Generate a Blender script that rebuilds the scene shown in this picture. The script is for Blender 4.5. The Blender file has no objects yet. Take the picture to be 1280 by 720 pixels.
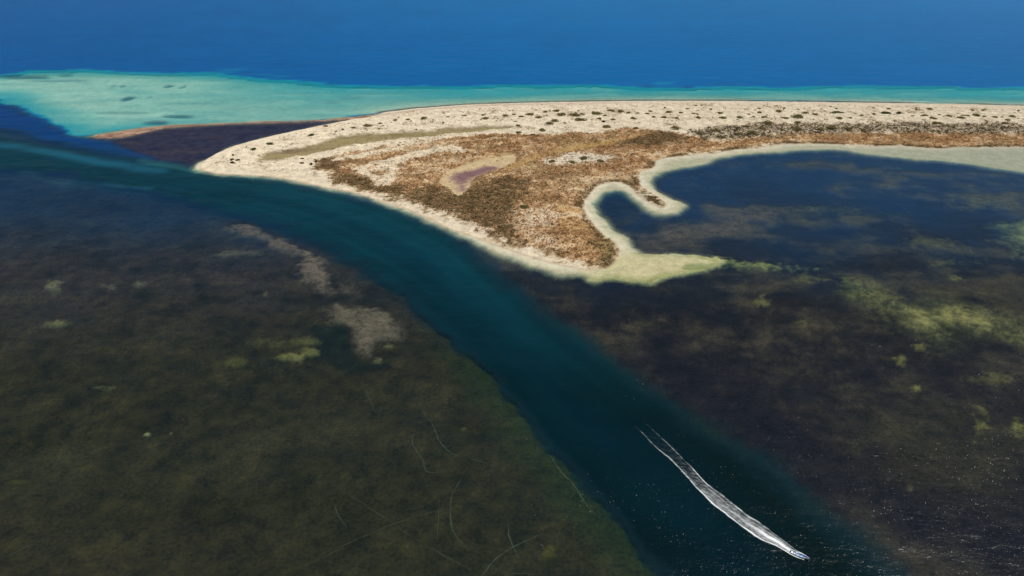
import bpy, math, random
import numpy as np

random.seed(7)
RNG = np.random.default_rng(11)

# ------------------------------------------------------------------ camera
W0, H0 = 1280.0, 720.0            # pixel frame of the photograph
CAM_H = 260.0
PITCH = math.radians(27.0)        # below the horizon
VFOV = math.radians(40.0)
F = (H0 / 2) / math.tan(VFOV / 2)

scene = bpy.context.scene
COL = scene.collection
cam_d = bpy.data.cameras.new('camera')
cam = bpy.data.objects.new('camera', cam_d)
COL.objects.link(cam)
cam.location = (0, 0, CAM_H)
cam.rotation_euler = (math.pi / 2 - PITCH, 0, 0)
cam_d.sensor_fit = 'HORIZONTAL'
cam_d.sensor_width = 36.0
cam_d.lens = 36.0 * F / W0
cam_d.clip_start = 1.0
cam_d.clip_end = 200000.0
scene.camera = cam

# ------------------------------------------------------------------ sky, sun, exposure
SUN_EL = math.radians(60.0)
SUN_AZ = math.radians(56.0)       # clockwise from +Y (the view direction)
world = bpy.data.worlds.new('World')
scene.world = world
world.use_nodes = True
wn = world.node_tree
wn.nodes.clear()
sky = wn.nodes.new('ShaderNodeTexSky')
sky.sky_type = 'NISHITA'
sky.sun_disc = False
sky.sun_elevation = SUN_EL
sky.sun_rotation = SUN_AZ
sky.altitude = 200
sky.air_density = 1.0
sky.dust_density = 0.0
sky.ozone_density = 1.0
bg = wn.nodes.new('ShaderNodeBackground')
bg.inputs['Strength'].default_value = 0.05
wo = wn.nodes.new('ShaderNodeOutputWorld')
wn.links.new(sky.outputs[0], bg.inputs[0])
wn.links.new(bg.outputs[0], wo.inputs[0])

sun_d = bpy.data.lights.new('sun', 'SUN')
sun_d.energy = 4.5
sun_d.angle = math.radians(0.53)
sun_d.color = (1.0, 0.96, 0.89)
sun = bpy.data.objects.new('sun', sun_d)
COL.objects.link(sun)
sun.location = (0, 0, 500)
# lamp shines along its -Z; point -Z away from the sun's position in the sky
sun.rotation_euler = (math.pi / 2 - SUN_EL, 0, math.pi - SUN_AZ)

vs = scene.view_settings
vs.view_transform = 'Standard'
vs.look = 'None'
vs.exposure = 0.0
vs.gamma = 1.0
vs.use_curve_mapping = False
scene.cycles.use_denoising = True
scene.cycles.max_bounces = 6
scene.cycles.transparent_max_bounces = 12
scene.cycles.caustics_reflective = False
scene.cycles.caustics_refractive = False

# ------------------------------------------------------------------ helpers
def lin(c):
    c = np.asarray(c, dtype=np.float64) / 255.0
    return np.where(c <= 0.04045, c / 12.92, ((c + 0.055) / 1.055) ** 2.4)

CP, SP = math.cos(PITCH), math.sin(PITCH)

def axial(v):                                  # depth along the axis to the z=0 plane at image row v
    t = (np.asarray(v, float) - H0 / 2) / F
    return CAM_H / (t * CP + SP)

def rowY(v):
    t = (np.asarray(v, float) - H0 / 2) / F
    D = axial(v)
    return D * (CP - t * SP)

def G(u, v):                                   # photo pixel -> point on the sea-level plane
    D = axial(v)
    return np.stack([(np.asarray(u, float) - W0 / 2) / F * D, rowY(v)], -1)

def UV(x, y):                                  # sea-level point -> photo pixel
    D = y * CP + CAM_H * SP
    t = (CAM_H * CP - y * SP) / D
    return W0 / 2 + F * x / D, H0 / 2 + F * t

def _hash(ix, iy, seed):
    h = (ix.astype(np.int64) * 374761393 + iy.astype(np.int64) * 668265263 + seed * 1442695041) & 0xFFFFFFFF
    h = ((h ^ (h >> 13)) * 1274126177) & 0xFFFFFFFF
    h = (h ^ (h >> 16)) & 0xFFFFFFFF
    return h

def gnoise(x, y, seed):
    ix = np.floor(x); iy = np.floor(y)
    fx = (x - ix).astype(np.float32); fy = (y - iy).astype(np.float32)
    ix = ix.astype(np.int64); iy = iy.astype(np.int64)
    out = 0
    sx = fx * fx * fx * (fx * (fx * 6 - 15) + 10)
    sy = fy * fy * fy * (fy * (fy * 6 - 15) + 10)
    def g(dx, dy):
        a = _hash(ix + dx, iy + dy, seed).astype(np.float32) * np.float32(2 * math.pi / 4294967296.0)
        return np.cos(a) * (fx - dx) + np.sin(a) * (fy - dy)
    n0 = g(0, 0) * (1 - sx) + g(1, 0) * sx
    n1 = g(0, 1) * (1 - sx) + g(1, 1) * sx
    return (n0 * (1 - sy) + n1 * sy) * 1.5

def fbm(x, y, size, octv=4, seed=1, gain=0.5):
    a, s, tot, n = 1.0, 1.0 / size, 0.0, 0.0
    for k in range(octv):
        tot = tot + a * gnoise(x * s + 17.3 * k, y * s - 9.1 * k, seed + k * 31)
        n += a; a *= gain; s *= 2.03
    return tot / n * 1.6

def sst(a, b, x):
    t = np.clip((x - a) / (b - a), 0, 1)
    return t * t * (3 - 2 * t)

def smooth(pts, closed=True, n=4):             # Catmull-Rom through traced points
    p = np.asarray(pts, float)
    if closed:
        q = np.vstack([p[-1:], p, p[:2]])
    else:
        q = np.vstack([2 * p[:1] - p[1:2], p, 2 * p[-1:] - p[-2:-1]])
    out = []
    for i in range(1, len(q) - 2):
        for k in range(n):
            t = k / n
            a, b, c, d = q[i - 1], q[i], q[i + 1], q[i + 2]
            out.append(0.5 * ((2 * b) + (c - a) * t + (2 * a - 5 * b + 4 * c - d) * t * t + (3 * b - a - 3 * c + d) * t ** 3))
    if not closed:
        out.append(p[-1])
    return np.array(out)

# ------------------------------------------------------------------ the survey grid (ground metres)
vr = np.concatenate([np.arange(-60, 84, 3.0), np.arange(84, 124, 1.0), np.arange(124, 264, 0.6), np.arange(264, 352, 1.0), np.arange(352, 900, 2.2)])
Yr = rowY(vr); Dr = axial(vr)
far = np.array([90000, 40000, 18000, 9000, 5500.0])
near = np.array([40, -80, -300, -1200, -6000.0])
Yr = np.concatenate([far, Yr, near])
Dr = np.concatenate([far * CP + CAM_H * SP, Dr, np.full(5, Dr[-1] * 1.0)])
su = np.arange(-230, 1511, 1.7)
s = (su - W0 / 2) / F
s = np.concatenate([[-40, -12, -5, -2.5, -1.4], s, [1.4, 2.5, 5, 12, 40]])
NR, NC = len(Yr), len(s)
X = Dr[:, None] * s[None, :]
Y = np.repeat(Yr[:, None], NC, 1)
U, V = UV(X, np.minimum(Y, 4500.0))
U = np.where(Y > 4500, W0 / 2 + F * s[None, :], U)
U = np.clip(U, -3000, 4500); V = np.clip(V, -95, 1400)

# coarse copy for distance fields
ri = np.unique(np.concatenate([np.arange(0, NR, 3), [NR - 1]]))
ci = np.unique(np.concatenate([np.arange(0, NC, 3), [NC - 1]]))
Xc = X[np.ix_(ri, ci)].astype(np.float32).ravel(); Yc = Y[np.ix_(ri, ci)].astype(np.float32).ravel()
RW = (np.arange(NR)[:, None], ri)

def upsample(a):
    a = a.reshape(len(ri), len(ci))
    r = np.arange(NR); k = np.clip(np.searchsorted(ri, r, 'right') - 1, 0, len(ri) - 2)
    t = ((r - ri[k]) / (ri[k + 1] - ri[k]))[:, None]
    b = a[k] * (1 - t) + a[k + 1] * t
    c = np.arange(NC); k = np.clip(np.searchsorted(ci, c, 'right') - 1, 0, len(ci) - 2)
    t = ((c - ci[k]) / (ci[k + 1] - ci[k]))[None, :]
    return b[:, k] * (1 - t) + b[:, k + 1] * t

def seg_dist(P, closed, px, py):
    A = P if closed else P[:-1]
    B = np.roll(P, -1, 0) if closed else P[1:]
    d2 = np.full(px.shape, 1e18, np.float32); ins = np.zeros(px.shape, bool)
    for (ax, ay), (bx, by) in zip(A.astype(np.float32), B.astype(np.float32)):
        ex, ey = bx - ax, by - ay
        wx, wy = px - ax, py - ay
        t = np.clip((wx * ex + wy * ey) / (ex * ex + ey * ey + 1e-6), 0, 1)
        d2 = np.minimum(d2, (wx - ex * t) ** 2 + (wy - ey * t) ** 2)
        if closed:
            c = (ay > py) != (by > py)
            ins ^= c & (px < ax + ex * (py - ay) / (ey if abs(ey) > 1e-9 else 1e-9))
    d = np.sqrt(d2)
    return np.where(ins, -d, d) if closed else d

def poly(pts, n=3, sm=True):                   # signed distance (inside > 0), metres on the ground
    p = smooth(pts, True, n) if sm else np.asarray(pts, float)
    g = G(p[:, 0], p[:, 1])
    return -upsample(seg_dist(g, True, Xc, Yc))

def line(pts, n=3):
    p = smooth(pts, False, n)
    g = G(p[:, 0], p[:, 1])
    return upsample(seg_dist(g, False, Xc, Yc))

# ------------------------------------------------------------------ traced outlines (photo pixels, all lying on the ground)
OUTER = [(480,140.5),(500,138),(520,135.5),(560,132.5),(600,130),(700,127.5),(800,126),(900,126),(1000,127),(1100,128.5),(1200,130),(1280,132),(1500,136),(2600,160)]
LAGOON_VEG = [(2600,190),(1500,186),(1280,184),(1205,184),(1175,185.5),(1150,184),(1120,182.5),(1070,183),(1055,181),(1005,179.5),(980,180.5),(955,184.5),(915,187.5),(892,192.5),(842,196),(821,201),(817,210),(801,215),(799,225),(801,232),(812,240),(825,247.5),(833,256),(826,260),(810,252.5),(795,242.5),(785,231.5),(767,227.5),(750,231),(737,242.5),(730,257.5),(732,265),(740,277.5),(752,292),(767,302.5),(775,311),(770,324),(762,333)]
BEACH = [(735,338),(720,335.5),(700,332),(680,327),(650,318),(620,307.5),(590,296.5),(560,286),(540,276),(510,263),(480,253.5),(440,241),(400,233.5),(375,227.5),(340,221.5),(300,219),(270,217.5),(252,213),(249,207.5)]
INNER = [(262,196),(290,183),(330,172),(370,163),(415,154),(450,147),(470,143)]
LAND = OUTER + LAGOON_VEG + BEACH + INNER
FLAT = [(2600,260),(1500,240),(1280,215),(1230,209),(1200,204),(1160,200),(1110,196),(1072,191),(1050,187.5),(1030,186.5),(992,189),(955,191),(912,196),(890,200.5),(880,206),(855,209),(842,212),(822,218),(815,230),(830,244),(857,252),(861,258),(850,265),(832,269),(815,267.5),(800,257.5),(790,247.5),(775,239.5),(757,241),(746,252),(748,260),(760,276),(772,290),(785,297),(795,309),(802,316),(835,316),(860,316),(884,320),(905,326),(890,333),(860,341),(835,345),(812,351),(795,352),(772,348),(755,350),(740,352),(724,344)]
SANDY = OUTER + FLAT + [(700,344),(680,338),(650,328),(620,316),(590,302),(560,289),(540,279),(510,266),(480,256),(440,243),(400,235.5),(375,229),(340,223),(300,220.5),(270,219),(246,213),(240,208)] + INNER
SEA = [(-2500,190),(0,118),(10,124),(40,142),(75,158),(90,168),(115,168.5),(200,160),(300,154),(400,151),(470,143),(480,140.5)] + OUTER[1:] + [(4000,-90),(-3000,-90)]
SHELF = [(-500,96),(-60,93),(0,92.5),(60,89),(110,88),(150,89),(230,90.5),(300,95),(330,98),(400,104.5),(450,106.5),(520,107.5),(600,107.5),(700,107),(760,107.5),(800,108.5),(900,107),(1000,108),(1100,108),(1280,110),(1600,113),(2600,130),(2600,160),(1500,137),(1280,133),(1000,128),(700,128.5),(520,137),(480,142),(400,151),(300,154),(200,160),(115,168),(88,168),(80,162),(70,152),(50,145),(28,140),(20,132),(8,124),(-60,118),(-500,112)]
BAR = [(112,170),(140,165),(170,160.5),(200,157.5),(260,154.5),(320,152),(390,150),(440,146),(470,142),(478,143),(455,147.5),(420,150.5),(380,152.5),(300,154.5),(250,157),(210,160),(180,166),(150,172),(125,173)]
BAY = [(140,172),(180,166),(210,160),(250,157),(300,154.5),(380,152.5),(440,148),(415,154),(370,163),(330,172),(290,183),(262,196),(249,206),(225,204),(190,197),(160,187)]
HOLE = [(-900,90),(-200,108),(0,112),(25,140),(60,152),(90,170),(118,176),(150,185),(190,198),(120,186),(60,176),(0,160),(-200,150),(-900,140)]
CHAN = [(-900,165),(-100,168),(0,172),(60,182),(120,192),(180,202),(245,211),(300,222),(360,228),(420,241),(480,257),(540,283),(575,300),(605,325),(640,355),(690,395),(750,440),(820,490),(890,535),(960,582),(1030,635),(1100,700),(1180,790),(1300,1000),(1350,1300),(1000,1300),(960,900),(880,770),(830,722),(790,680),(752,636),(722,602),(690,566),(652,517),(620,481),(592,452),(562,422),(522,388),(480,352),(430,322),(380,296),(330,278),(260,260),(200,243),(100,226),(0,212),(-900,205)]
RIGHT = [(724,344),(690,335),(640,318),(590,302),(575,300),(605,325),(640,355),(690,395),(750,440),(820,490),(890,535),(960,582),(1030,635),(1100,700),(1180,790),(1300,1000),(4000,1300),(4000,250),(2600,200),(1280,190),(1000,186),(900,198),(840,213),(800,260),(760,300)]
DRYBAR_BOT = [(785,300),(810,290),(835,283),(870,270),(920,258),(972,262),(960,275),(920,285),(900,295),(880,307),(840,315),(802,317)]
GREEN1 = [(1072,360),(1096,359),(1119,368),(1150,380),(1189,376),(1228,388),(1267,407),(1300,425),(1228,411),(1189,403),(1170,419),(1150,407),(1131,392),(1096,376)]
GREEN2 = [(1247,283),(1290,272),(1400,280),(1400,330),(1290,325),(1275,306),(1255,296)]
TAIL = [(890,318),(930,326),(1014,331),(1016,335),(930,333),(890,332)]
TAN1 = [(283,283),(307,275),(337,290),(373,307),(397,320),(400,337),(403,357),(387,365),(397,353),(383,342),(367,340),(377,323),(363,312),(340,307),(320,295)]
TAN2 = [(410,367),(422,365),(430,383),(453,378),(480,390),(507,417),(503,427),(480,420),(470,427),(462,443),(450,430),(440,413),(420,400),(417,383)]
TAN3 = [(425,357),(450,365),(440,372),(430,367)]
TAN4 = [(240,323.5),(277,312),(313,311),(313,317),(273,319)]
DARKL = [(395,405),(435,402),(450,425),(462,448),(480,455),(440,462),(400,445)]
# land cover
SCRUB = [(398,206),(415,200),(430,194),(460,189),(500,181),(540,176),(600,171),(650,169),(700,171),(760,167),(820,165),(860,171),(880,178),(910,177),(950,173),(1000,169),(1100,167.5),(1280,169),(1600,172),(2600,178),(2600,192),(1280,184),(1175,186),(1055,181),(980,181),(915,188),(842,197),(817,211),(799,225),(833,258),(826,261),(785,232),(750,231),(730,258),(752,292),(776,312),(764,334),(735,333),(700,326),(670,316),(640,302),(610,289),(580,277),(550,267),(510,253),(470,243),(440,236),(415,224)]
GREYBAND = [(860,166),(900,160),(960,157),(1020,157),(1100,155.5),(1280,157),(1600,160),(2600,166),(2600,178),(1280,169),(1100,168),(1000,169),(950,172),(900,176),(875,172)]
DARK1 = [(400,204),(420,205),(440,222),(480,233),(520,243),(545,232),(556,243),(575,248),(592,240),(602,228),(640,222),(655,240),(648,258),(640,285),(655,302),(700,322),(735,330),(700,325),(660,310),(620,293),(580,277),(540,263),(500,251),(450,238),(415,222)]
DARK2 = [(805,170),(830,166),(850,172),(845,182),(815,184),(780,182),(770,178)]
MUD = [(325,199),(345,192),(400,180),(440,170),(500,167),(560,163),(620,158.5),(648,160),(600,166),(540,171),(480,177),(420,187),(385,196),(350,203),(330,204)]
PAN = [(546,230),(554,224),(572,210),(600,201),(637,194),(647,198),(637,208),(617,215),(594,224),(588,235),(578,245),(570,246),(562,238)]
PANC = [(566,220),(587,214),(612,208),(622,211),(597,221),(584,229),(577,240),(570,233)]
STRIP = [(622,223),(634,212),(650,203),(670,194),(690,188),(715,184),(750,178),(790,171),(815,167),(800,173),(768,181),(725,188),(690,196),(665,204),(645,213)]
PATCH1 = [(679,206),(700,196),(737,192),(760,199),(752,205),(720,207),(700,208)]
PATCH2 = [(655,262),(672,258),(690,270),(688,285),(672,290),(690,300),(680,306),(660,297),(650,280)]
STREAKS = [([(335,204),(380,199),(430,191),(480,184),(540,175),(600,169),(640,167)], 4.5),
           ([(420,203),(457,195),(495,187),(530,179),(560,173)], 4.0),
           ([(478,212),(490,205),(515,196),(540,191),(562,187),(575,190)], 6.5),
           ([(470,226),(455,219),(452,213),(465,207),(490,203)], 3.0),
           ([(478,232),(486,224),(492,212)], 4.0)]

# ------------------------------------------------------------------ compose bed height, bottom colour, water column
def full(c): return np.broadcast_to(lin(c).astype(np.float32), (NR, NC, 3)).copy()
bot = full((78, 70, 38))
body = full((22, 48, 60))
dep = np.full((NR, NC), 1.7)
kk = np.full((NR, NC), 0.16)

def bl(w, c=None, d=None, b=None, k=None):
    w = np.clip(w, 0, 1)
    if c is not None: bot[:] = bot * (1 - w[..., None]) + (lin(c) if isinstance(c, tuple) else c) * w[..., None]
    if b is not None: body[:] = body * (1 - w[..., None]) + lin(b) * w[..., None]
    if d is not None: dep[:] = dep * (1 - w) + d * w
    if k is not None: kk[:] = kk * (1 - w) + k * w

nA = fbm(X, Y, 90, 4, 3)          # broad
nB = fbm(X, Y, 28, 4, 5)
nC = fbm(X, Y, 9, 3, 8)
nW = fbm(X, Y, 30, 6, 91, 0.62)
nF = fbm(X, Y, 5.0, 3, 95, 0.6)
nS = fbm(X * 0.4, Y, 60, 4, 13)   # streaks along the shore (long in x)
nT = fbm(X * 0.3, Y * 1.0, 26, 4, 17)

# left flats: seagrass meadow, olive close by, greyer brown further up the channel
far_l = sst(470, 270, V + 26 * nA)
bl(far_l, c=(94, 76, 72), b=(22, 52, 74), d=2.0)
bl(sst(0.1, 0.7, nB + 0.4 * nA) * 0.55, c=(44, 42, 30))
bl(sst(0.1, 0.8, nW + .5 * nF) * .4, c=(104, 90, 50))
bl(sst(0.1, 0.8, -nW + .5 * nF) * .5, c=(36, 34, 24))
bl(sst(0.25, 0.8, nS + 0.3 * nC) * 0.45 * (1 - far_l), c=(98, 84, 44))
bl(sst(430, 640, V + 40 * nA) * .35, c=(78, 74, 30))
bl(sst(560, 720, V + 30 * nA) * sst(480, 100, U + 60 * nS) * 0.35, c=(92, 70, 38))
bl(sst(345, 225, V + 14 * nA) * 0.85, d=4.5, b=(14, 58, 96))  # distant flats turn blue: sky reflection put into the water colour

# right lagoon flats
sRight = poly(RIGHT)
wR = sst(-6, 6, sRight + 4 * nB)
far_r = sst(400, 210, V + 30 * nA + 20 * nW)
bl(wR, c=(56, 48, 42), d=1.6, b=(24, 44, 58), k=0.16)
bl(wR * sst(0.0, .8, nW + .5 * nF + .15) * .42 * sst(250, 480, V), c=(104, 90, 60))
bl(wR * far_r * 0.9, b=(30, 74, 116), d=2.9, k=.22)  # slate-blue sky reflection of the upper lagoon painted into the body colour
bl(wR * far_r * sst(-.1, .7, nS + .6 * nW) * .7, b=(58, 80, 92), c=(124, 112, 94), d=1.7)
bl(wR * sst(0.0, 0.7, nS + 0.6 * nW + 0.3 * sst(960, 1200, U)) * 0.5, c=(120, 106, 76))
bl(wR * sst(0.1, 0.6, -nA + 0.3 * nB) * 0.6, c=(36, 27, 34))
ol = sst(110, 0, np.hypot((U - 1170) * 0.55, V - 560) + 30 * nB)
bl(wR * ol * 0.7, c=(96, 88, 52))
dk = line([(830, 440), (900, 500), (1000, 560), (1100, 620), (1190, 660), (1300, 700)])
bl(wR * sst(34, 0, dk + 12 * nB) * 0.75, c=(32, 24, 32))
bot *= (0.62 + 0.14 * nW[..., None] + .1 * nF[..., None]).clip(.45, 1.1) * np.array([1.28, 0.93, 0.92])
bot *= (1 + .25 * wR)[..., None]
bl(wR * sst(380, 470, V) * .3, c=(56, 42, 50))
s_ = poly(DRYBAR_BOT); bl(sst(-12, 14, s_ + 14 * nW + 4 * nF) * 0.6, c=(120, 98, 86), d=1.0)
bl(wR * sst(.2, .8, nB + nF * .4) * sst(330, 270, V) * sst(800, 860, U) * sst(1000, 930, U) * .35, c=(96, 84, 84), d=1.2)
s_ = poly(GREEN1); bl(sst(-30, 20, s_ + 16 * nW + 6 * nF) * 0.45, c=(140, 132, 84), d=1.)
bl(sst(-10, 24, s_ + 16 * nW + 9 * nF) * 0.7 * sst(-.6, .5, nW + .8 * nF + .2), c=(186, 166, 104), d=0.8)
s_ = poly(GREEN2); bl(sst(-10, 18, s_ + 16 * nW + 7 * nF) * 0.75, c=(170, 168, 116), d=0.8)
s_ = poly(TAIL); bl(sst(-4, 8, s_ + 6 * nF + 8 * nW) * 0.75, c=(170, 165, 100), d=0.7)
for (pu, pv, ru, rv, a) in [(955, 374, 14, 8, .6), (1197, 345, 14, 5, .6), (1150, 432, 12, 6, .6), (1127, 448, 11, 8, .7), (1146, 483, 6, 6, .8),
                            (1224, 531, 12, 18, .85), (1275, 532, 10, 16, .8), (1139, 608, 8, 9, .35), (1200, 325, 30, 6, .35), (1240, 470, 30, 8, .35),
                            (1150, 300, 50, 8, .28), (1060, 260, 60, 7, .25), (1230, 250, 60, 10, .3), (1010, 345, 26, 6, .35), (1060, 350, 20, 8, .35), (1000, 400, 10, 4, .3)]:
    e = 1 - np.hypot((U - pu) / ru, (V - pv) / rv)
    bl(sst(-0.2, 0.9, e * 0.9 + 0.8 * nW + 0.6 * nF - .1) * a * .85 * sst(-1.3, -.2, e), c=(176, 154, 88), d=1.0)

# pale patches on the left flats
for P, a, c in [([(378,312),(396,320),(402,338),(406,358),(412,368),(404,366),(392,366),(398,352),(384,342)], .8, (130, 108, 94)), (TAN1, .9, (134, 110, 98)), (TAN2, .95, (132, 110, 94)), (TAN3, .6, (128, 106, 92)), (TAN4, .55, (124, 108, 90))]:
    s_ = poly(P); bl(sst(-4, 5, s_ + 10 * nW + 3 * nF) * a * .85, c=c, d=0.9)
s_ = poly(DARKL); bl(sst(-4, 8, s_ + 5 * nB) * 0.7, c=(26, 32, 26))
for (pu, pv, ru, rv, a, c) in [(66, 357, 13, 8, .6, (150, 136, 104)), (137, 357, 16, 4, .4, (140, 128, 100)), (172, 353, 10, 6, .5, (140, 128, 100)),
                               (73, 403, 16, 5, .6, (150, 136, 96)), (331, 365, 4, 6, .3, (140, 128, 100)), (125, 482, 13, 3, .5, (150, 136, 90)),
                               (183, 540, 6, 3, .9, (190, 174, 120)), (213, 539, 2.5, 1.5, .7, (190, 174, 120)), (360, 445, 22, 4, .8, (140, 128, 78)),
                               (392, 440, 13, 6, .8, (140, 128, 78)), (300, 450, 18, 8, .3, (120, 118, 60)), (472, 448, 8, 7, .7, (140, 124, 90)),
                               (487, 431, 8, 4, .5, (150, 140, 86)), (579, 533, 8, 4, .5, (120, 104, 48)), (688, 688, 9, 8, .4, (110, 96, 40)), (20, 600, 16, 3, .4, (110, 98, 50)),
                               (320, 425, 26, 8, .35, (112, 104, 62)), (385, 424, 20, 4, .4, (130, 122, 70))]:
    e = 1 - np.hypot((U - pu) / ru, (V - pv) / rv)
    bl(sst(-0.1, 0.7, e + 0.9 * nW + 0.4 * nF) * a * .85, c=c, d=0.9)

# tidal channel and the deep pool at its mouth
sCh = poly(CHAN)
wC = sst(-11, 18, sCh + 9 * nW + 3 * nF)
lft = sst(20, 60, -sRight) * sst(330, 470, V)
wC = wC * (1 - lft) + sst(-3, 8, sCh + 6.0 * nW + 1.5 * nF) * lft
bl(sst(-26, -4, sCh + 6 * nB) * (1 - wR) * sst(380, 480, V) * 0.6, c=(58, 66, 30))
rim = np.exp(-((sCh + 9) / 11) ** 2) * sst(300, 420, V)
fc = sst(620, 200, V)
bl(wC, c=(60, 74, 62), d=7.0, k=0.42, b=(4, 22, 24))
bl(wC * fc, b=(6, 50, 62))  # brighter teal far off: water colour plus painted-in sky reflection
nCh = fbm(sCh, Y * .06 + X * .02, 16, 4, 151)
bl(wC * sst(0, .7, nCh) * .3 * sst(700, 500, V), b=(8, 66, 72))
bl(wC * sst(0, .7, -nCh) * .35, b=(2, 24, 32))
mid = line([(0, 195), (120, 212), (260, 235), (400, 268), (480, 300), (560, 355), (640, 430), (720, 520), (860, 650), (960, 760)])
bl(wC * sst(40, 0, mid + 12 * nA) * 0.35, b=(2, 34, 48), d=9.5)
lt = line([(330, 232), (420, 258), (500, 290), (570, 335), (640, 400), (710, 460), (790, 520)])
bl(wC * sst(26, 0, lt + 14 * nS) * 0.22 * sst(520, 360, V), b=(12, 70, 82), d=5)
lt = line([(-100, 172), (40, 186), (110, 200), (200, 214)])
bl(sst(16, 0, lt + 6 * nT) * 0.4, b=(34, 104, 132), d=4.0)
lt = line([(30, 215), (80, 227), (140, 233), (185, 236)])
bl(sst(9, 0, lt + 4 * nT) * 0.4, b=(38, 92, 118), d=2.4, c=(90, 100, 90))
lt = line([(178, 200), (200, 204), (225, 209), (250, 216)])
bl(sst(9, 0, lt + 3 * nT) * 0.5, c=(170, 175, 150), d=2.0, b=(40, 110, 120))

# open sea, the drop-off and the turquoise shelf
sSea = poly(SEA)
wS = sst(-8, 8, sSea)
bl(wS, c=(120, 130, 120), d=14.0, k=0.34, b=(0, 100, 158))
bl(wS * sst(800, 0, U + 120 * nA) * .7, b=(0, 72, 132))  # darker to the left: uneven sky reflection painted as body colour
bl(wS * sst(170, 0, 110 - V + 30 * fbm(X * .2, Y, 300, 3, 113)) * .4, b=(0, 64, 122))  # darker by the shelf: weaker sky reflection painted into the body colour
s_ = poly(HOLE); bl(sst(-10, 14, s_ + 8 * nT), d=9, b=(2, 52, 104), c=(60, 70, 80), k=.4)
sSh = poly(SHELF)
nE = fbm(X * 0.25, Y, 40, 4, 23)
wT = sst(-5, 5, sSh + 15 * nE + 7 * nT + 8 * nW * sst(120, 60, U))
inner = sst(0, 190, sSh + 60 * nE)
bl(wT, c=(206, 206, 176), d=3.4, k=0.3, b=(10, 146, 164))
shore = line(OUTER + [])
bl(wT * sst(500, 150, U) * sst(5, 60, sSh), d=1.3, c=(206, 210, 192), b=(84, 174, 174))
bl(wT * sst(60, 8, shore), d=1.0)
sBar = poly(BAR)
bl(wT * sst(160, 20, sBar * -1 + 20 * nT) * sst(150, 300, U) * .5, c=(216, 218, 200), d=.9, b=(110, 170, 165))
bl(wT * sst(0.0, .7, nT + .5 * nS) * .5, c=(226, 226, 200), d=1.2)
bl(wT * sst(0.1, .7, -nT + .5 * nW) * .35, d=2.4, b=(20, 128, 142))
bl(wT * sst(0.15, 0.6, nE) * 0.35 * sst(15, 60, sSh), d=2.8, b=(30, 140, 150))
for (pu, pv, ru, rv, a) in [(158, 123, 12, 3, .9), (153, 107, 5, 1.5, .8), (210, 107, 6, 1.4, .8), (228, 108, 3, 1.2, .6), (141, 107, 3, 1.2, .5), (188, 120.5, 3, 1, .6), (225, 145, 24, 2.0, .9), (195, 152, 20, 2.5, .8),
                            (30, 96, 40, 2.2, .7), (82, 93, 12, 1.6, .8), (75, 100, 50, 1.5, .35), (415, 127, 12, 1.6, .4), (440, 121, 20, 1.6, .3), (150, 140, 40, 2, .3), (250, 128, 60, 2, .15)]:
    e = 1 - np.hypot((U - pu - 2.5 * (V - pv) * (-1)) / ru, (V - pv) / rv)
    bl(sst(-0.1, 0.5, e + 0.5 * nT) * a, c=(30, 60, 80), d=2.4, b=(20, 80, 110))
for (pu, pv, ru, rv, a) in [(290, 88, 26, 2.4, .5), (270, 91, 30, 2, .4), (830, 104, 18, 1.8, .5), (860, 109, 12, 2, -.9), (345, 96, 22, 2, .35), (810, 108.5, 25, 2.0, -.8), (330, 93, 10, 1.2, .3)]:
    e = 1 - np.hypot((U - pu) / ru, (V - pv) / rv)
    w = sst(-0.1, 0.6, e + 0.6 * nT) * abs(a)
    if a > 0: bl(w, c=(190, 195, 170), d=4.5, b=(16, 120, 155), k=.3)
    else: bl(w, c=(40, 60, 80), d=9, b=(12, 62, 125), k=.35)
# seaweed wrack in the wash of the outer beach
wr = np.exp(-((shore - 6 - 2 * nS) / 4.5) ** 2) * wS * sst(-0.5, 0.2, nT + 0.35)
bl(wr * 0.9, c=(58, 50, 56), d=0.8, b=(40, 50, 70))

# purple weed bay and the thin sand bar enclosing it
sBay = poly(BAY)
bl(sst(-5, 7, sBay + 4 * nT), c=(78, 60, 66), d=1.5, k=.22, b=(20, 36, 80))
bl(sst(-5, 7, sBay + 4 * nT) * sst(0.0, 0.6, nT + .3 * nC) * .5, c=(104, 78, 72))
bl(sst(-5, 7, sBay) * sst(.1, .7, -nW) * .5, c=(34, 32, 60), d=2.6)
sBar = poly(BAR)
bl(sst(-10, 4, sBar + 3 * nT), c=(108, 84, 78), d=0.5)

# pale flats, then dry land
sSand = poly(SANDY, 3)
sLand = poly(LAND, 3)
wF = sst(-4.5, 4.5, sSand + 4.5 * nW + 0.8 * nF)
pale = lin((212, 198, 168))
bl(wF, c=pale, d=0.06 + 0.45 * sst(0, 22, -sLand), k=.25, b=(150, 160, 140))
bl(wF * sst(14, 0, -sLand), c=(226, 218, 192))
sl = sst(700, 760, U) * sst(310, 325, V)          # the yellow-green shoal at the point
bl(wF * sl, c=(216, 202, 160), d=0.25, b=(176, 176, 140))
bl(wF * sl * sst(10, 0, sSand + 3 * nC), c=(176, 172, 104), d=0.6)
e = 1 - np.hypot((U - 868) / 26, (V - 333) / 4.5)
bl(wF * sst(0, .5, e + .5 * nC) * .7, c=(130, 138, 70), d=.8)
bl(wF * sst(900, 1250, U) * .5, c=(176, 176, 160))
bl(wF * sst(.15, .7, nW + .4 * nF) * .35 * sst(7, 1, sSand), c=(120, 118, 78))
bl(wF * sst(.2, .7, fbm(sLand * 2, X * .2 + Y * .2, 8, 3, 171)) * .3, c=(176, 170, 136))

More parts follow.
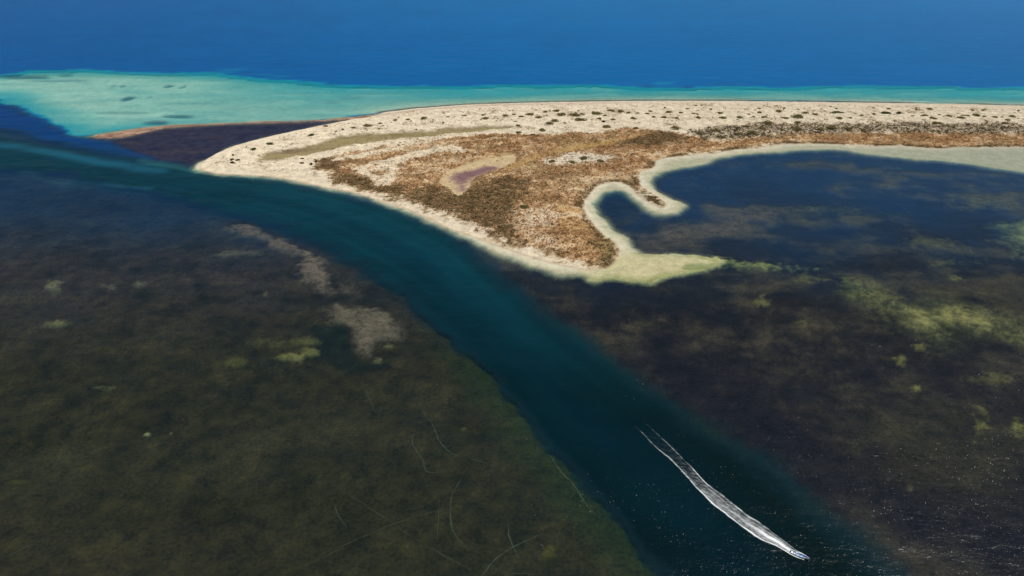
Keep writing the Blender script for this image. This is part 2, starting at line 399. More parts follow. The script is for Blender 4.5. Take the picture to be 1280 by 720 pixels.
lw = sst(-1.2, 1.2, sLand + 0.8 * nC)
bl(lw, c=(230, 216, 189))
veg = {}
def cover(name, pts, soft, amp_b, amp_c, col, a=1.0):
    s_ = poly(pts)
    w = sst(-soft, soft, s_ + amp_b * 1.3 * nW + amp_c * nF) * lw * a
    veg[name] = w
    bl(w, c=col)
    return w
nD = fbm(X, Y, 4.0, 3, 41)
bl(lw * sst(0.1, 0.7, nD + 0.3 * nB) * 0.35, c=(186, 160, 126))
bl(lw * sst(0, .7, nW + .3 * nF) * .35, c=(206, 184, 150))
nK = fbm(X * .1, shore * 1.0, 9, 3, 211)
bl(lw * sst(.25, .6, nK) * .3, c=(192, 166, 136))
cover('scrub', SCRUB, 6, 9, 7, (206, 172, 128))
sc_ = veg['scrub']
bl(sc_ * sst(-0.1, 0.5, nB + 0.5 * nS + .3 * nF) * 0.6, c=(188, 148, 106))
bl(sc_ * sst(0.1, 0.6, nC + 0.6 * nB) * 0.55, c=(180, 138, 94))
bl(sc_ * sst(0.15, 0.6, nF + .3 * nC) * 0.6, c=(128, 94, 66))
gap = sc_ * sst(0.22, 0.6, -nC - 0.35 * nB + 0.4 * nF)
bl(gap * 0.8, c=(222, 200, 164))
bl(sc_ * sst(0.25, .7, fbm(X, Y, 60, 4, 97)) * .6, c=(158, 136, 88))
lagl = line(LAGOON_VEG)
rimv = sc_ * np.exp(-((lagl - 3) / 4.5) ** 2) * sst(-.5, .1, nB)
bl(rimv * .85, c=(92, 74, 50))
pb_ = poly([(690,222),(715,214),(745,212),(742,232),(730,245),(705,242)])
bl(sc_ * sst(-10, 12, pb_ + 16 * nW + 8 * nF) * .75, c=(208, 182, 142))
pb_ = poly([(690,262),(730,262),(760,300),(760,318),(720,318),(690,300)])
bl(sc_ * sst(-10, 12, pb_ + 16 * nW + 8 * nF) * .6, c=(206, 168, 112))
bl(sc_ * sst(.1, .7, -fbm(X, Y, 75, 5, 141, .6)) * .5, c=(214, 190, 152))
bl(sc_ * sst(.2, .8, fbm(X, Y, 65, 5, 143, .6)) * .45, c=(128, 100, 72))
nR = fbm(X * .12, shore, 22, 4, 181, .6)           # old beach ridges sweeping parallel to the coast
bl(sc_ * sst(.15, .55, nR + .35 * nW) * sst(900, 700, U) * .75, c=(222, 200, 164))
bl(sc_ * sst(.15, .6, -nR + .35 * nW) * sst(900, 700, U) * .45, c=(140, 104, 74))
ridge = sc_ * sst(.15, .55, nR + .35 * nW) * sst(900, 700, U)
cover('dark', DARK1, 9, 15, 10, (138, 110, 78), .75)
bl(veg['dark'] * sst(.1, .6, nC + nF * .5) * .6, c=(92, 84, 52))
bl(veg['dark'] * sst(.2, .6, nB - nF * .5) * .6, c=(166, 128, 88))
cover('dark2', DARK2, 8, 9, 8, (124, 96, 70), .75)
cover('hook', [(795,234),(812,243),(830,253),(829,259),(815,254),(797,243)], 4, 4, 4, (112, 98, 66), .9)
cover('tip', [(758,296),(768,303),(774,311),(768,324),(760,332),(742,331),(752,318),(745,308)], 8, 9, 6, (128, 114, 72), .75)
cover('grey', GREYBAND, 7, 9, 8, (196, 176, 146), .75)
cover('mud', MUD, 5, 6, 3, (150, 134, 94), .95)
bl(veg['mud'] * sst(0, .6, nT + .3 * nF) * .5, c=(122, 112, 74))
bl(veg['mud'] * np.clip(sst(420, 345, U), 0, 1) * sst(-.2, .4, nT) * .6, c=(118, 92, 82))
cover('strip', STRIP, 4, 5.0, 2.5, (186, 154, 98), .8)
cover('pan', PAN, 1.6, 1.5, 0.8, (204, 182, 142))
cover('panc', PANC, 7, 5, 2, (124, 88, 100), .9)
cover('patch1', PATCH1, 6, 9, 8, (226, 214, 190), .9)
cover('patch2', PATCH2, 9, 12, 9, (226, 210, 182), .85)
wst = np.zeros((NR, NC))
for P, hw in STREAKS:
    d_ = line(P)
    wst = np.maximum(wst, sst(hw + 5, hw - 2, d_ * 0.8 + 4.5 * nW + 3.0 * nF))
veg['streak'] = wst * lw
bl(veg['streak'] * .9, c=(228, 212, 184))
# outer beach: wet brown-mauve strand line and trampled sand
bl(lw * np.exp(-((shore - 16 - 5 * nS) / 5) ** 2) * .55 * sst(900, 650, U), c=(150, 124, 116))
bl(lw * np.exp(-((shore - 10) / 3.0) ** 2) * .25, c=(150, 124, 116))
bl(lw * sst(40, 14, shore) * 0.25, c=(214, 192, 172))
bl(lw * sst(4, 0, sLand) * .55, c=(178, 154, 124))
bl(sst(-2, 2, sBar + 2 * nT) * sst(-0.5, .3, nT + .3), c=(166, 138, 116))
bl(sst(-2, 2, sBar + 2 * nT) * sst(-.1, .5, nW + nT) * .6, c=(118, 88, 76))

# narrow green-yellow edge where the channel cuts the seagrass bank
# heights ---------------------------------------------------------
Z = -dep.copy()
rise = 0.15 + 1.3 * sst(0, 22, sLand) + 1.2 * sst(0.0, 60, sLand) * sst(-.3, .8, fbm(X, Y, 45, 3, 51))
hum = np.clip(fbm(X, Y, 13, 3, 61), 0, 2) * 2.2 + np.clip(nD, 0, 2) * 0.45
hum *= sst(6, 26, sLand)
flatm = np.clip(veg['mud'] + veg['pan'] + veg['strip'], 0, 1)
hl = (rise + hum) * (1 - .8 * flatm) + 0.1
Z = Z * (1 - lw) + hl * lw
bar_w = sst(-2, 3, sBar + 2 * nT)
Z = np.maximum(Z, Z * (1 - bar_w) + 0.3 * bar_w)
dry = np.clip(Z, 0, 1)
dep = np.maximum(-Z, 0)
Z += np.where(Z < -0.6, 0.12 * nB, 0)

rough = np.clip(np.maximum(np.maximum(lw, wF), wT), 0, 1)                     # strength of the fine grain

def grid_mesh(name, Xg, Yg, Zg):
    R, C = Xg.shape
    n = R * C
    co = np.empty((n, 3), np.float32)
    co[:, 0] = Xg.ravel(); co[:, 1] = Yg.ravel(); co[:, 2] = Zg.ravel()
    i = np.arange(R - 1)[:, None] * C + np.arange(C - 1)[None, :]
    q = np.stack([i + C, i + C + 1, i + 1, i], -1).reshape(-1, 4).astype(np.int32)
    me = bpy.data.meshes.new(name)
    me.vertices.add(n); me.vertices.foreach_set('co', co.ravel())
    me.loops.add(q.size); me.loops.foreach_set('vertex_index', q.ravel())
    me.polygons.add(len(q))
    me.polygons.foreach_set('loop_start', np.arange(0, q.size, 4, dtype=np.int32))
    me.polygons.foreach_set('use_smooth', np.ones(len(q), bool))
    me.update(calc_edges=True)
    return me

def col_attr(me, name, arr, alpha):
    a = me.attributes.new(name, 'FLOAT_COLOR', 'POINT')
    d = np.empty((arr.shape[0] * arr.shape[1], 4), np.float32)
    d[:, :3] = arr.reshape(-1, 3); d[:, 3] = np.asarray(alpha, np.float32).ravel()
    a.data.foreach_set('color', d.ravel())

def new_mat(name):
    m = bpy.data.materials.new(name); m.use_nodes = True
    m.node_tree.nodes.clear()
    return m, m.node_tree

def N(nt, t, **kw):
    n = nt.nodes.new(t)
    for k, v in kw.items():
        if k.startswith('_'): setattr(n, k[1:], v)
        else: n.inputs[k.replace('__', ' ')].default_value = v
    return n

def math_node(nt, op, a, b=None):
    n = nt.nodes.new('ShaderNodeMath'); n.operation = op
    for i, x in enumerate((a, b)):
        if x is None: continue
        if isinstance(x, (int, float)): n.inputs[i].default_value = x
        else: nt.links.new(x, n.inputs[i])
    return n.outputs[0]

# ---- terrain material
m_ter, nt = new_mat('sand_scrub_and_seagrass')
L = nt.links.new
at = N(nt, 'ShaderNodeAttribute', _attribute_name='bottom')
geo = N(nt, 'ShaderNodeNewGeometry')
n1 = N(nt, 'ShaderNodeTexNoise', Scale=0.55, Detail=5.0, Roughness=0.7); L(geo.outputs['Position'], n1.inputs['Vector'])
n2 = N(nt, 'ShaderNodeTexNoise', Scale=0.11, Detail=4.0, Roughness=0.65); L(geo.outputs['Position'], n2.inputs['Vector'])
g1 = math_node(nt, 'MULTIPLY', math_node(nt, 'SUBTRACT', n1.outputs[0], 0.5), 0.9)
g2 = math_node(nt, 'MULTIPLY', math_node(nt, 'SUBTRACT', n2.outputs[0], 0.5), 0.8)
wet = math_node(nt, 'SUBTRACT', 2.5, math_node(nt, 'MULTIPLY', at.outputs['Alpha'], 1.5))
g = math_node(nt, 'ADD', math_node(nt, 'MULTIPLY', math_node(nt, 'ADD', g1, g2), wet), 1.0)
mix = nt.nodes.new('ShaderNodeMix'); mix.data_type = 'RGBA'; mix.blend_type = 'MULTIPLY'
mix.inputs[0].default_value = 1.0
L(at.outputs['Color'], mix.inputs[6])
cmb = nt.nodes.new('ShaderNodeCombineColor')
for k in range(3): L(g, cmb.inputs[k])
L(cmb.outputs[0], mix.inputs[7])
bs = N(nt, 'ShaderNodeBsdfDiffuse', Roughness=0.6)
L(mix.outputs[2], bs.inputs['Color'])
bmp = N(nt, 'ShaderNodeBump', Strength=0.35, Distance=0.5); L(n1.outputs[0], bmp.inputs['Height']); L(bmp.outputs[0], bs.inputs['Normal'])
out = N(nt, 'ShaderNodeOutputMaterial'); L(bs.outputs[0], out.inputs[0])

me = grid_mesh('terrain', X, Y, Z)
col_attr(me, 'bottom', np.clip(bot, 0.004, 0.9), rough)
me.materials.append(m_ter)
terrain = bpy.data.objects.new('terrain', me); COL.objects.link(terrain)
terrain['kind'] = 'structure'

# ---- water: transparent over the shallows, its own colour, some sky reflection painted in, where it is deep, Fresnel mirror on top
FACET_POW, FACET_MAX = 10.0, 0.66
m_wat, nt = new_mat('sea_water')
L = nt.links.new
at = N(nt, 'ShaderNodeAttribute', _attribute_name='water')
geo = N(nt, 'ShaderNodeNewGeometry')
mp = N(nt, 'ShaderNodeMapping'); mp.inputs['Scale'].default_value = (0.6, 1.0, 1.0); mp.inputs['Rotation'].default_value = (0, 0, 0.35)
L(geo.outputs['Position'], mp.inputs['Vector'])
w1 = N(nt, 'ShaderNodeTexNoise', Scale=0.35, Detail=6.0, Roughness=0.65); L(mp.outputs[0], w1.inputs['Vector'])
w2 = N(nt, 'ShaderNodeTexNoise', Scale=0.045, Detail=5.0, Roughness=0.6); L(mp.outputs[0], w2.inputs['Vector'])
bmp0 = N(nt, 'ShaderNodeBump', Strength=0.7, Distance=2.2); L(w2.outputs[0], bmp0.inputs['Height'])
bmp = N(nt, 'ShaderNodeBump', Strength=0.4, Distance=0.45); L(w1.outputs[0], bmp.inputs['Height']); L(bmp0.outputs[0], bmp.inputs['Normal'])
dp = N(nt, 'ShaderNodeAttribute', _attribute_name='depth')
tcol = nt.nodes.new('ShaderNodeCombineColor')                  # red light is lost first on the way down and up
for k, a_ in enumerate((-0.15, -0.03, -0.045)):
    L(math_node(nt, 'EXPONENT', math_node(nt, 'MULTIPLY', dp.outputs['Fac'], a_)), tcol.inputs[k])
tr = N(nt, 'ShaderNodeBsdfTransparent'); L(tcol.outputs[0], tr.inputs[0])
df = N(nt, 'ShaderNodeBsdfDiffuse'); L(at.outputs['Color'], df.inputs['Color'])
vor = N(nt, 'ShaderNodeTexVoronoi', Scale=4.4); L(geo.outputs['Position'], vor.inputs['Vector'])
vsub = N(nt, 'ShaderNodeVectorMath', _operation='SUBTRACT'); L(vor.outputs['Color'], vsub.inputs[0]); vsub.inputs[1].default_value = (0.5, 0.5, 0.5)
sep = N(nt, 'ShaderNodeSeparateColor'); L(vor.outputs['Color'], sep.inputs[0])
gst = N(nt, 'ShaderNodeTexNoise', Scale=0.03, Detail=4.0, Roughness=0.65); L(geo.outputs['Position'], gst.inputs['Vector'])
gmr = N(nt, 'ShaderNodeMapRange'); L(gst.outputs[0], gmr.inputs[0])
for k, x_ in ((1, .38), (2, .66), (3, .45), (4, 1.25)): gmr.inputs[k].default_value = x_        # gusts roughen patches
tilt = math_node(nt, 'MULTIPLY', math_node(nt, 'POWER', sep.outputs[2], FACET_POW), math_node(nt, 'MULTIPLY', gmr.outputs[0], FACET_MAX))   # a few steep facets among many flat ones
vsc = N(nt, 'ShaderNodeVectorMath', _operation='SCALE'); L(vsub.outputs[0], vsc.inputs[0]); L(tilt, vsc.inputs['Scale'])
vml = N(nt, 'ShaderNodeVectorMath', _operation='MULTIPLY'); L(vsc.outputs[0], vml.inputs[0]); vml.inputs[1].default_value = (1, 1, 0)
vad = N(nt, 'ShaderNodeVectorMath', _operation='ADD'); L(bmp.outputs[0], vad.inputs[0]); L(vml.outputs[0], vad.inputs[1])
vno = N(nt, 'ShaderNodeVectorMath', _operation='NORMALIZE'); L(vad.outputs[0], vno.inputs[0])
gl = N(nt, 'ShaderNodeBsdfGlossy', Roughness=0.21); L(vno.outputs[0], gl.inputs['Normal'])
fr = N(nt, 'ShaderNodeFresnel', IOR=1.33); L(bmp.outputs[0], fr.inputs['Normal'])
mx = N(nt, 'ShaderNodeMixShader'); L(at.outputs['Alpha'], mx.inputs[0]); L(tr.outputs[0], mx.inputs[1]); L(df.outputs[0], mx.inputs[2])
mx2 = N(nt, 'ShaderNodeMixShader'); L(math_node(nt, 'MULTIPLY', fr.outputs[0], 0.3), mx2.inputs[0]); L(mx.outputs[0], mx2.inputs[1]); L(gl.outputs[0], mx2.inputs[2])
out = N(nt, 'ShaderNodeOutputMaterial'); L(mx2.outputs[0], out.inputs[0])

r2 = np.unique(np.concatenate([np.arange(0, NR, 2), [NR - 1]])); c2 = np.unique(np.concatenate([np.arange(0, NC, 2), [NC - 1]]))
ix = np.ix_(r2, c2)
opac = 1 - np.exp(-kk * dep)
me = grid_mesh('sea', X[ix], Y[ix], np.zeros((len(r2), len(c2))))
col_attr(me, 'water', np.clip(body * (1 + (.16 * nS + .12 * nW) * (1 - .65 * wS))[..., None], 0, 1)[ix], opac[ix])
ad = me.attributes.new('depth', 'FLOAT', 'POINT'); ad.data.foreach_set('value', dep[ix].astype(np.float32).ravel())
me.materials.append(m_wat)
sea = bpy.data.objects.new('sea', me); COL.objects.link(sea)
sea['kind'] = 'structure'

# ------------------------------------------------------------------ sampling the land
def zat(x, y):                                  # terrain height at a point (nearest grid vertex, blended)
    r = np.interp(-y, -Yr, np.arange(NR)); D = np.interp(-y, -Yr, Dr)
    c = np.interp(x / D, s, np.arange(NC))
    r0 = np.clip(np.floor(r).astype(int), 0, NR - 2); c0 = np.clip(np.floor(c).astype(int), 0, NC - 2)
    fr_, fc_ = r - r0, c - c0
    return (Z[r0, c0] * (1 - fr_) * (1 - fc_) + Z[r0 + 1, c0] * fr_ * (1 - fc_) + Z[r0, c0 + 1] * (1 - fr_) * fc_ + Z[r0 + 1, c0 + 1] * fr_ * fc_)

def raw_mesh(name, co, faces, nper):
    me = bpy.data.meshes.new(name)
    me.vertices.add(len(co)); me.vertices.foreach_set('co', np.asarray(co, np.float32).ravel())
    f = np.asarray(faces, np.int32)
    me.loops.add(f.size); me.loops.foreach_set('vertex_index', f.ravel())
    me.polygons.add(len(f)); me.polygons.foreach_set('loop_start', np.arange(0, f.size, nper, dtype=np.int32))
    me.update(calc_edges=True)
    return me

def attr_mat(name, attr, var=0.25, translucent=0.0):
    m, nt = new_mat(name); L = nt.links.new
    at = N(nt, 'ShaderNodeAttribute', _attribute_name=attr)
    d = N(nt, 'ShaderNodeBsdfDiffuse', Roughness=0.8); L(at.outputs['Color'], d.inputs['Color'])
    o = N(nt, 'ShaderNodeOutputMaterial')
    if translucent:
        t = N(nt, 'ShaderNodeBsdfTranslucent'); L(at.outputs['Color'], t.inputs['Color'])
        mxs = N(nt, 'ShaderNodeMixShader', Fac=translucent); L(d.outputs[0], mxs.inputs[1]); L(t.outputs[0], mxs.inputs[2]); L(mxs.outputs[0], o.inputs[0])
    else:
        L(d.outputs[0], o.inputs[0])
    return m

def flat_mat(name, rgb, rough_=0.5, metal=0.0, coat=0.0):
    m, nt = new_mat(name); L = nt.links.new
    b = N(nt, 'ShaderNodeBsdfPrincipled', Roughness=rough_, Metallic=metal)
    tx = N(nt, 'ShaderNodeTexNoise', Scale=3.0, Detail=4.0)
    rp = N(nt, 'ShaderNodeValToRGB')
    c = lin(rgb)
    rp.color_ramp.elements[0].color = (*(c * 0.82), 1); rp.color_ramp.elements[1].color = (*np.minimum(c * 1.1, 1), 1)
    L(tx.outputs[0], rp.inputs[0]); L(rp.outputs[0], b.inputs['Base Color'])
    o = N(nt, 'ShaderNodeOutputMaterial'); L(b.outputs[0], o.inputs[0])
    return m

# ------------------------------------------------------------------ scrub cover: far too many tufts to count
flatm = np.clip(veg['mud'] + veg['pan'] + veg['strip'], 0, 1)
base_d = 0.06 + 0.8 * sst(0.1, 0.8, nW)
dens = base_d.copy()
def dmix(w, d):
    global dens
    dens = dens * (1 - w) + d * w
dmix(veg['scrub'], 0.75 + 0.5 * np.clip(nB, -1, 1)); dmix(gap, 0.25); dmix(ridge, .3); dmix(rimv, 1.5)
dmix(veg['dark'], .85); dmix(veg['dark2'], .85); dmix(veg['hook'], 2.0); dmix(veg['tip'], .9); dmix(veg['grey'], 0.7)
dmix(flatm, 0.03); dmix(veg['patch1'], 0.15); dmix(veg['patch2'], 0.45); dmix(veg['streak'], 0.12)
dens *= sst(9, 20, sLand + 4 * nC) + veg['scrub'] * 0.8
dens = np.clip(dens, 0, 3) * (lw > 0.98)
dens *= (sst(16, 30, shore))
cellA = np.zeros((NR, NC)); cellA[:-1, :] = np.abs(np.diff(Yr))[:, None] * (np.gradient(s)[None, :] * Dr[:-1, None])
wgt = dens * cellA * (U > -100) * (U < 1420) * (V > 110) * (V < 345)
NT = 95000
pick = RNG.choice(NR * NC, NT, p=(wgt / wgt.sum()).ravel())
pr, pc = pick // NC, pick % NC
tx = X[pr, pc] + (RNG.random(NT) - .5) * np.gradient(s)[pc] * Dr[pr]
ty = Y[pr, pc] + (RNG.random(NT) - .5) * np.abs(np.gradient(Yr))[pr]
tz = zat(tx, ty)
PAL = {'scrub': [(206, 170, 122), (194, 150, 106), (220, 192, 150), (174, 140, 102), (146, 126, 90), (224, 202, 164), (188, 142, 96)],
       'dark': [(150, 134, 94), (164, 138, 104), (134, 124, 84), (178, 146, 110), (120, 110, 78)],
       'grey': [(112, 100, 82), (94, 86, 70), (140, 122, 98), (84, 78, 62), (124, 118, 82)],
       'sand': [(150, 128, 98), (128, 110, 82), (166, 142, 110), (112, 102, 74)]}
cls = np.zeros(NT, int)
cls = np.where(veg['scrub'][pr, pc] > RNG.random(NT), 0, 3)
cls = np.where((veg['dark'] + veg['dark2'] + veg['hook'] + veg['tip'])[pr, pc] > RNG.random(NT), 1, cls)
cls = np.where((rimv[pr, pc] > RNG.random(NT)), 1, cls)
cls = np.where(veg['grey'][pr, pc] > RNG.random(NT), 2, cls)
cls = np.where(veg['streak'][pr, pc] + veg['patch1'][pr, pc] > 0.5, 3, cls)
tc = np.zeros((NT, 3))
for k, nm in enumerate(['scrub', 'dark', 'grey', 'sand']):
    pal = np.array([lin(c) for c in PAL[nm]])
    m_ = cls == k
    # colour drifts in patches so that neighbours look related
    q = (fbm(tx[m_], ty[m_], 14, 3, 71 + k) * 0.5 + 0.5 + (RNG.random(m_.sum()) - .5) * 0.7)
    tc[m_] = pal[np.clip((q * len(pal)).astype(int), 0, len(pal) - 1)] * (0.8 + 0.4 * RNG.random((m_.sum(), 1)))
tr_ = np.array([0.9, 1.1, 1.25, 0.72])[cls] * (0.45 + 0.6 * RNG.random(NT) + 1.7 * RNG.random(NT) ** 7)
KT = 6
ctr = np.stack([tx, ty, tz], -1)[:, None, :]
ang = RNG.random((NT, KT)) * 2 * math.pi
rad = np.sqrt(RNG.random((NT, KT))) * 0.75
hgt = (1 - rad ** 2) * 0.55 * RNG.random((NT, KT)) + 0.05
pc0 = np.stack([np.cos(ang) * rad, np.sin(ang) * rad, hgt], -1)
tri = pc0[:, :, None, :] + (RNG.random((NT, KT, 3, 3)) - .5) * np.array([1.15, 1.15, 0.7])
co = ctr[:, :, None, :] + tri * tr_[:, None, None, None]
co[..., 2] = np.maximum(co[..., 2], tz[:, None, None] - 0.05)
me = raw_mesh('scrub_cover', co.reshape(-1, 3), np.arange(NT * KT * 3).reshape(-1, 3), 3)
a = me.attributes.new('tint', 'FLOAT_COLOR', 'FACE')
cc = np.ones((NT, KT, 4), np.float32); cc[..., :3] = tc[:, None, :] * (0.85 + 0.3 * RNG.random((NT, KT, 1)))
a.data.foreach_set('color', cc.ravel())
m_scrub = attr_mat('dry_scrub', 'tint', translucent=0.4)
me.materials.append(m_scrub)
scrub = bpy.data.objects.new('scrub_cover', me); COL.objects.link(scrub)
scrub['kind'] = 'stuff'; scrub['label'] = 'low dry orange and brown scrub covering the sandy spit'; scrub['category'] = 'scrub'

# ------------------------------------------------------------------ single shrubs on the sand
def shrub_mesh(seed, cols, n=520):
    r = np.random.default_rng(seed)
    lobes = [(r.uniform(-.55, .55), r.uniform(-.55, .55), r.uniform(.35, .6), r.uniform(.22, .36)) for _ in range(7)] + [(0, 0, .7, .34)]
    V3, C3 = [], []
    for k in range(n):
        lx, ly, lr, lh = lobes[r.integers(len(lobes))]
        d = r.normal(size=3); d /= np.linalg.norm(d); d[2] = abs(d[2])
        q = r.uniform(.75, 1.05)
        c = np.array([lx + d[0] * lr * q, ly + d[1] * lr * q, max(d[2] * lh * q, .01)])
        nrm = d + np.array([0, 0, .6]) + r.normal(size=3) * .4; nrm /= np.linalg.norm(nrm)
        t1 = np.cross(nrm, r.normal(size=3)); t1 /= np.linalg.norm(t1); t2 = np.cross(nrm, t1)
        z_ = r.uniform(.05, .12)
        V3 += [c + t1 * z_, c + t2 * z_ * .7, c - t1 * z_, c - t2 * z_ * .7]
        C3.append(np.array(lin(cols[r.integers(len(cols))])) * r.uniform(.7, 1.2))
    V3 = np.array(V3); V3[:, 2] = np.maximum(V3[:, 2], -0.01)
    V3[:, :2] /= 2.0; 
    me = raw_mesh('shrub', V3, np.arange(n * 4).reshape(-1, 4), 4)
    a = me.attributes.new('tint', 'FLOAT_COLOR', 'FACE')
    cc = np.ones((n, 4), np.float32); cc[:, :3] = np.array(C3); a.data.foreach_set('color', cc.ravel())
    me.materials.append(m_leaf)
    return me
m_leaf = attr_mat('shrub_leaves', 'tint', translucent=0.35)
OLIVE = [shrub_mesh(100 + k, [(158, 146, 98), (142, 132, 86), (170, 156, 110), (128, 120, 78)]) for k in range(6)]
GREEN = [shrub_mesh(200 + k, [(98, 108, 60), (112, 118, 66), (84, 94, 52)]) for k in range(3)]
DARKS = [shrub_mesh(300 + k, [(52, 46, 36), (40, 36, 30), (66, 56, 42)]) for k in range(3)]

def shrub(u, v, w, kind, label, group, hgt=None):
    p = G(u, v)
    D = axial(v)
    size = w / F * D * (0.9)
    z = float(zat(np.array([p[0]]), np.array([p[1]]))[0])
    o = bpy.data.objects.new('shrub', random.choice(kind)); COL.objects.link(o)
    o.location = (p[0], p[1], z - 0.08)
    hh = hgt if hgt else min(2.6, 0.9 + size * 0.16)
    o.scale = (size * random.uniform(1.15, 1.5), size * random.uniform(.95, 1.4), hh * 2.6)
    o.rotation_euler = (0, 0, random.uniform(0, 6.28))
    o['label'] = label; o['category'] = 'shrub'; o['group'] = group
    return o

BAND = [(661,145,9),(642,146,8),(631,147.5,8),(605,145.5,6),(651,148,7),(673,149,10),(606,150,10),(580,147.5,6),(560,149,5),(532,150.5,9),(682,142,7),(695,141,10),(703,146,13),(717,146,14),(729,145,8),(745,143.5,14),(764,142.5,11),(776,142,8),(787,143,7),(797,143.5,6),(813,141,6),(809,144,6),(756,146.5,6),(792,150,10),(749,151,8),(766,151.5,6),(724,152,15),(693,154,11),(686.5,158,10),(678,165,12),(647.5,159,8),(649,168,8),(666,171,9),(758,162,14),(795,163,8),(816,149,7),
 (830.5,137,4),(835,142,10),(859.5,139,5),(869,135,5),(851,143,6),(869,145,7),(829,149,8),(845.5,149.5,7),(873,149,8),(844,163,12),(888,139,4),(899.5,143,8),(904,149,9),(924.5,149.5,9),(935,145,5),(941,149,7),(949,138,5),(949,142.5,7),(955,149,10),(973.5,141.5,9),(980,137,5),(997,139,4),(1006,144.5,10),(1019.5,146,9),(997,149.5,16),(981,150,9),(999,155.5,10),(959,157,15),(952,163,12),(932,162,10),(996,163,15),(977,165,12),(894,166,15),(922,170,10),(941,170,13),(901,174,10),(914,174.5,8),(881,177,9),(877,169.5,8),(1077,146,6),(1062.5,149.5,6),(1048,150,10),(1091,137.5,5),(1092,145.5,7),(1026,139,5),
 (1045,137.5,4),(1110,139,5),(1145.5,139,5),(1162,139,8),(1154.5,146.5,10),(1166.5,150,10),(1187,148,9),(1202,150.5,10),(1202,147,7),(1209,147,7),(1220,146,11),(1230,148,6),(1241,148,8),(1259.5,152,8),(1266,149,9),(1257,156,11),(1272.5,140,5),(1229,140,6),(1215,141,5),(1170,157,14),(1139,147,4),(1040,163,14),(1060,164,12),(1025,165,10)]
for (u, v, w) in BAND:
    big = w >= 8
    if v < 141.2: lab, grp = (('wide' if big else 'small') + ' olive shrub on open sand close behind the outer beach'), 'shrubs close behind the outer beach'
    elif u > 870 and v > 154: lab, grp = (('large' if big else 'small') + ' olive shrub rising out of the dark grey scrub belt'), 'shrubs in the grey scrub belt'
    elif u < 870 and v > 154: lab, grp = (('broad' if big else 'small') + ' olive shrub on sand at the upper edge of the orange scrub'), 'shrubs along the orange scrub edge'
    else: lab, grp = (('broad low' if big else 'small') + ' olive-green shrub midway across the pale outer dunes'), 'shrubs midway across the outer dunes'
    shrub(u, v, w, OLIVE, lab, grp + (', broad' if big else ', small'))
for (u, v, w) in [(1047,143,11),(1108.5,144.5,13),(1122.5,144.5,10)]:
    shrub(u, v, w, GREEN, 'fresh green rounded shrub on the pale sand behind the outer beach', 'green shrubs on the outer dunes')
for (u, v, w) in [(317.5,189,9),(337.5,182,9),(390,171,10)]:
    shrub(u, v, w, GREEN, 'green shrub on the sand between the weedy bay and the mudflat', 'green shrubs near the tip')
for (u, v, w) in [(407,159,8),(442,162,7),(460,160,13),(494.5,153,6),(420,167,5),(429,165.5,6),(475,157,6),(510,152,6)]:
    shrub(u, v, w, OLIVE, 'olive shrub on the narrow sand ridge above the long mudflat', 'shrubs on the sand ridge')
for (u, v, w) in [(291,207,6),(290.5,202,5),(291.5,196.5,4),(297.5,202.5,6)]:
    shrub(u, v, w, DARKS, 'blackish shrub on bare sand at the tip of the spit', 'dark shrubs at the tip')
for (u, v, w) in [(377,206,6),(378,201,5),(389,208,6),(396,204,5)]:
    shrub(u, v, w, DARKS, 'dark brown shrub on the beach side of the mudflat end', 'dark shrubs by the mudflat end')
for (u, v, w) in [(690,206,10),(717,205,14),(729.5,200.5,11),(750,203,11)]:
    shrub(u, v, w, OLIVE, 'olive shrub on the white sand patch beside the tan creek bed', 'shrubs on the white sand patch')
shrub(657, 262, 11, OLIVE, 'lone olive shrub amid orange scrub above the long beach', 'lone shrub')
shrub(754, 154, 4.5, DARKS, 'single black shrub among the olive shrubs of the outer dunes', 'lone black shrub', 2.6)
cnt = 0
while cnt < 120:                                   # the many little bushes dotted between the broad ones
    u = random.uniform(420, 1280); v = random.uniform(132, 166)
    p = G(u, v)
    r_ = int(np.interp(-p[1], -Yr, np.arange(NR))); c_ = int(np.interp(p[0] / np.interp(-p[1], -Yr, Dr), s, np.arange(NC)))
    if sLand[r_, c_] < 16 or veg['scrub'][r_, c_] > .2 or veg['mud'][r_, c_] > .1 or shore[r_, c_] < 30 or nW[r_, c_] < random.uniform(-.2, .5): continue
    shrub(u, v, 2.0 + 3.0 * random.random() ** 2, OLIVE, 'tiny dark bush dotting the pale sand among the broader shrubs', 'tiny bushes on the outer dunes', random.uniform(.6, 1.1))
    cnt += 1

# ------------------------------------------------------------------ propeller scars in the seagrass (they belong to the sea bed)
m_scar = flat_mat('bare_scar_sand', (84, 74, 46), 1.0)
SCARS = [([(524,537),(515,543),(517,555),(528,572),(534,586),(556,587)], .9), ([(528,510),(542,531),(550,549),(567,564),(610,576)], .8),
         ([(577,594),(565,615),(562.6,634),(565,658),(577,675),(587,685)], 1.0), ([(635,650),(637,669),(649,695)], .9), ([(598,722),(618,697),(637,683),(680,662)], 1.0),
         ([(400,689),(450,669),(501,648),(552,634)], .55), ([(423,607),(478,642),(517,669),(563,695),(590,710)], .55), ([(417.5,627),(423,642),(433,656)], .7),
         ([(550,611),(546,673)], .45), ([(449,471),(470,514)], .5), ([(633,713),(672,714.6)], .5), ([(0,695),(54,670)], .6), ([(370,708),(400,695),(430,680)], .5),
         ([(683,560),(688,566),(699.5,584),(719,605),(732.5,627),(745,640)], 1.3)]
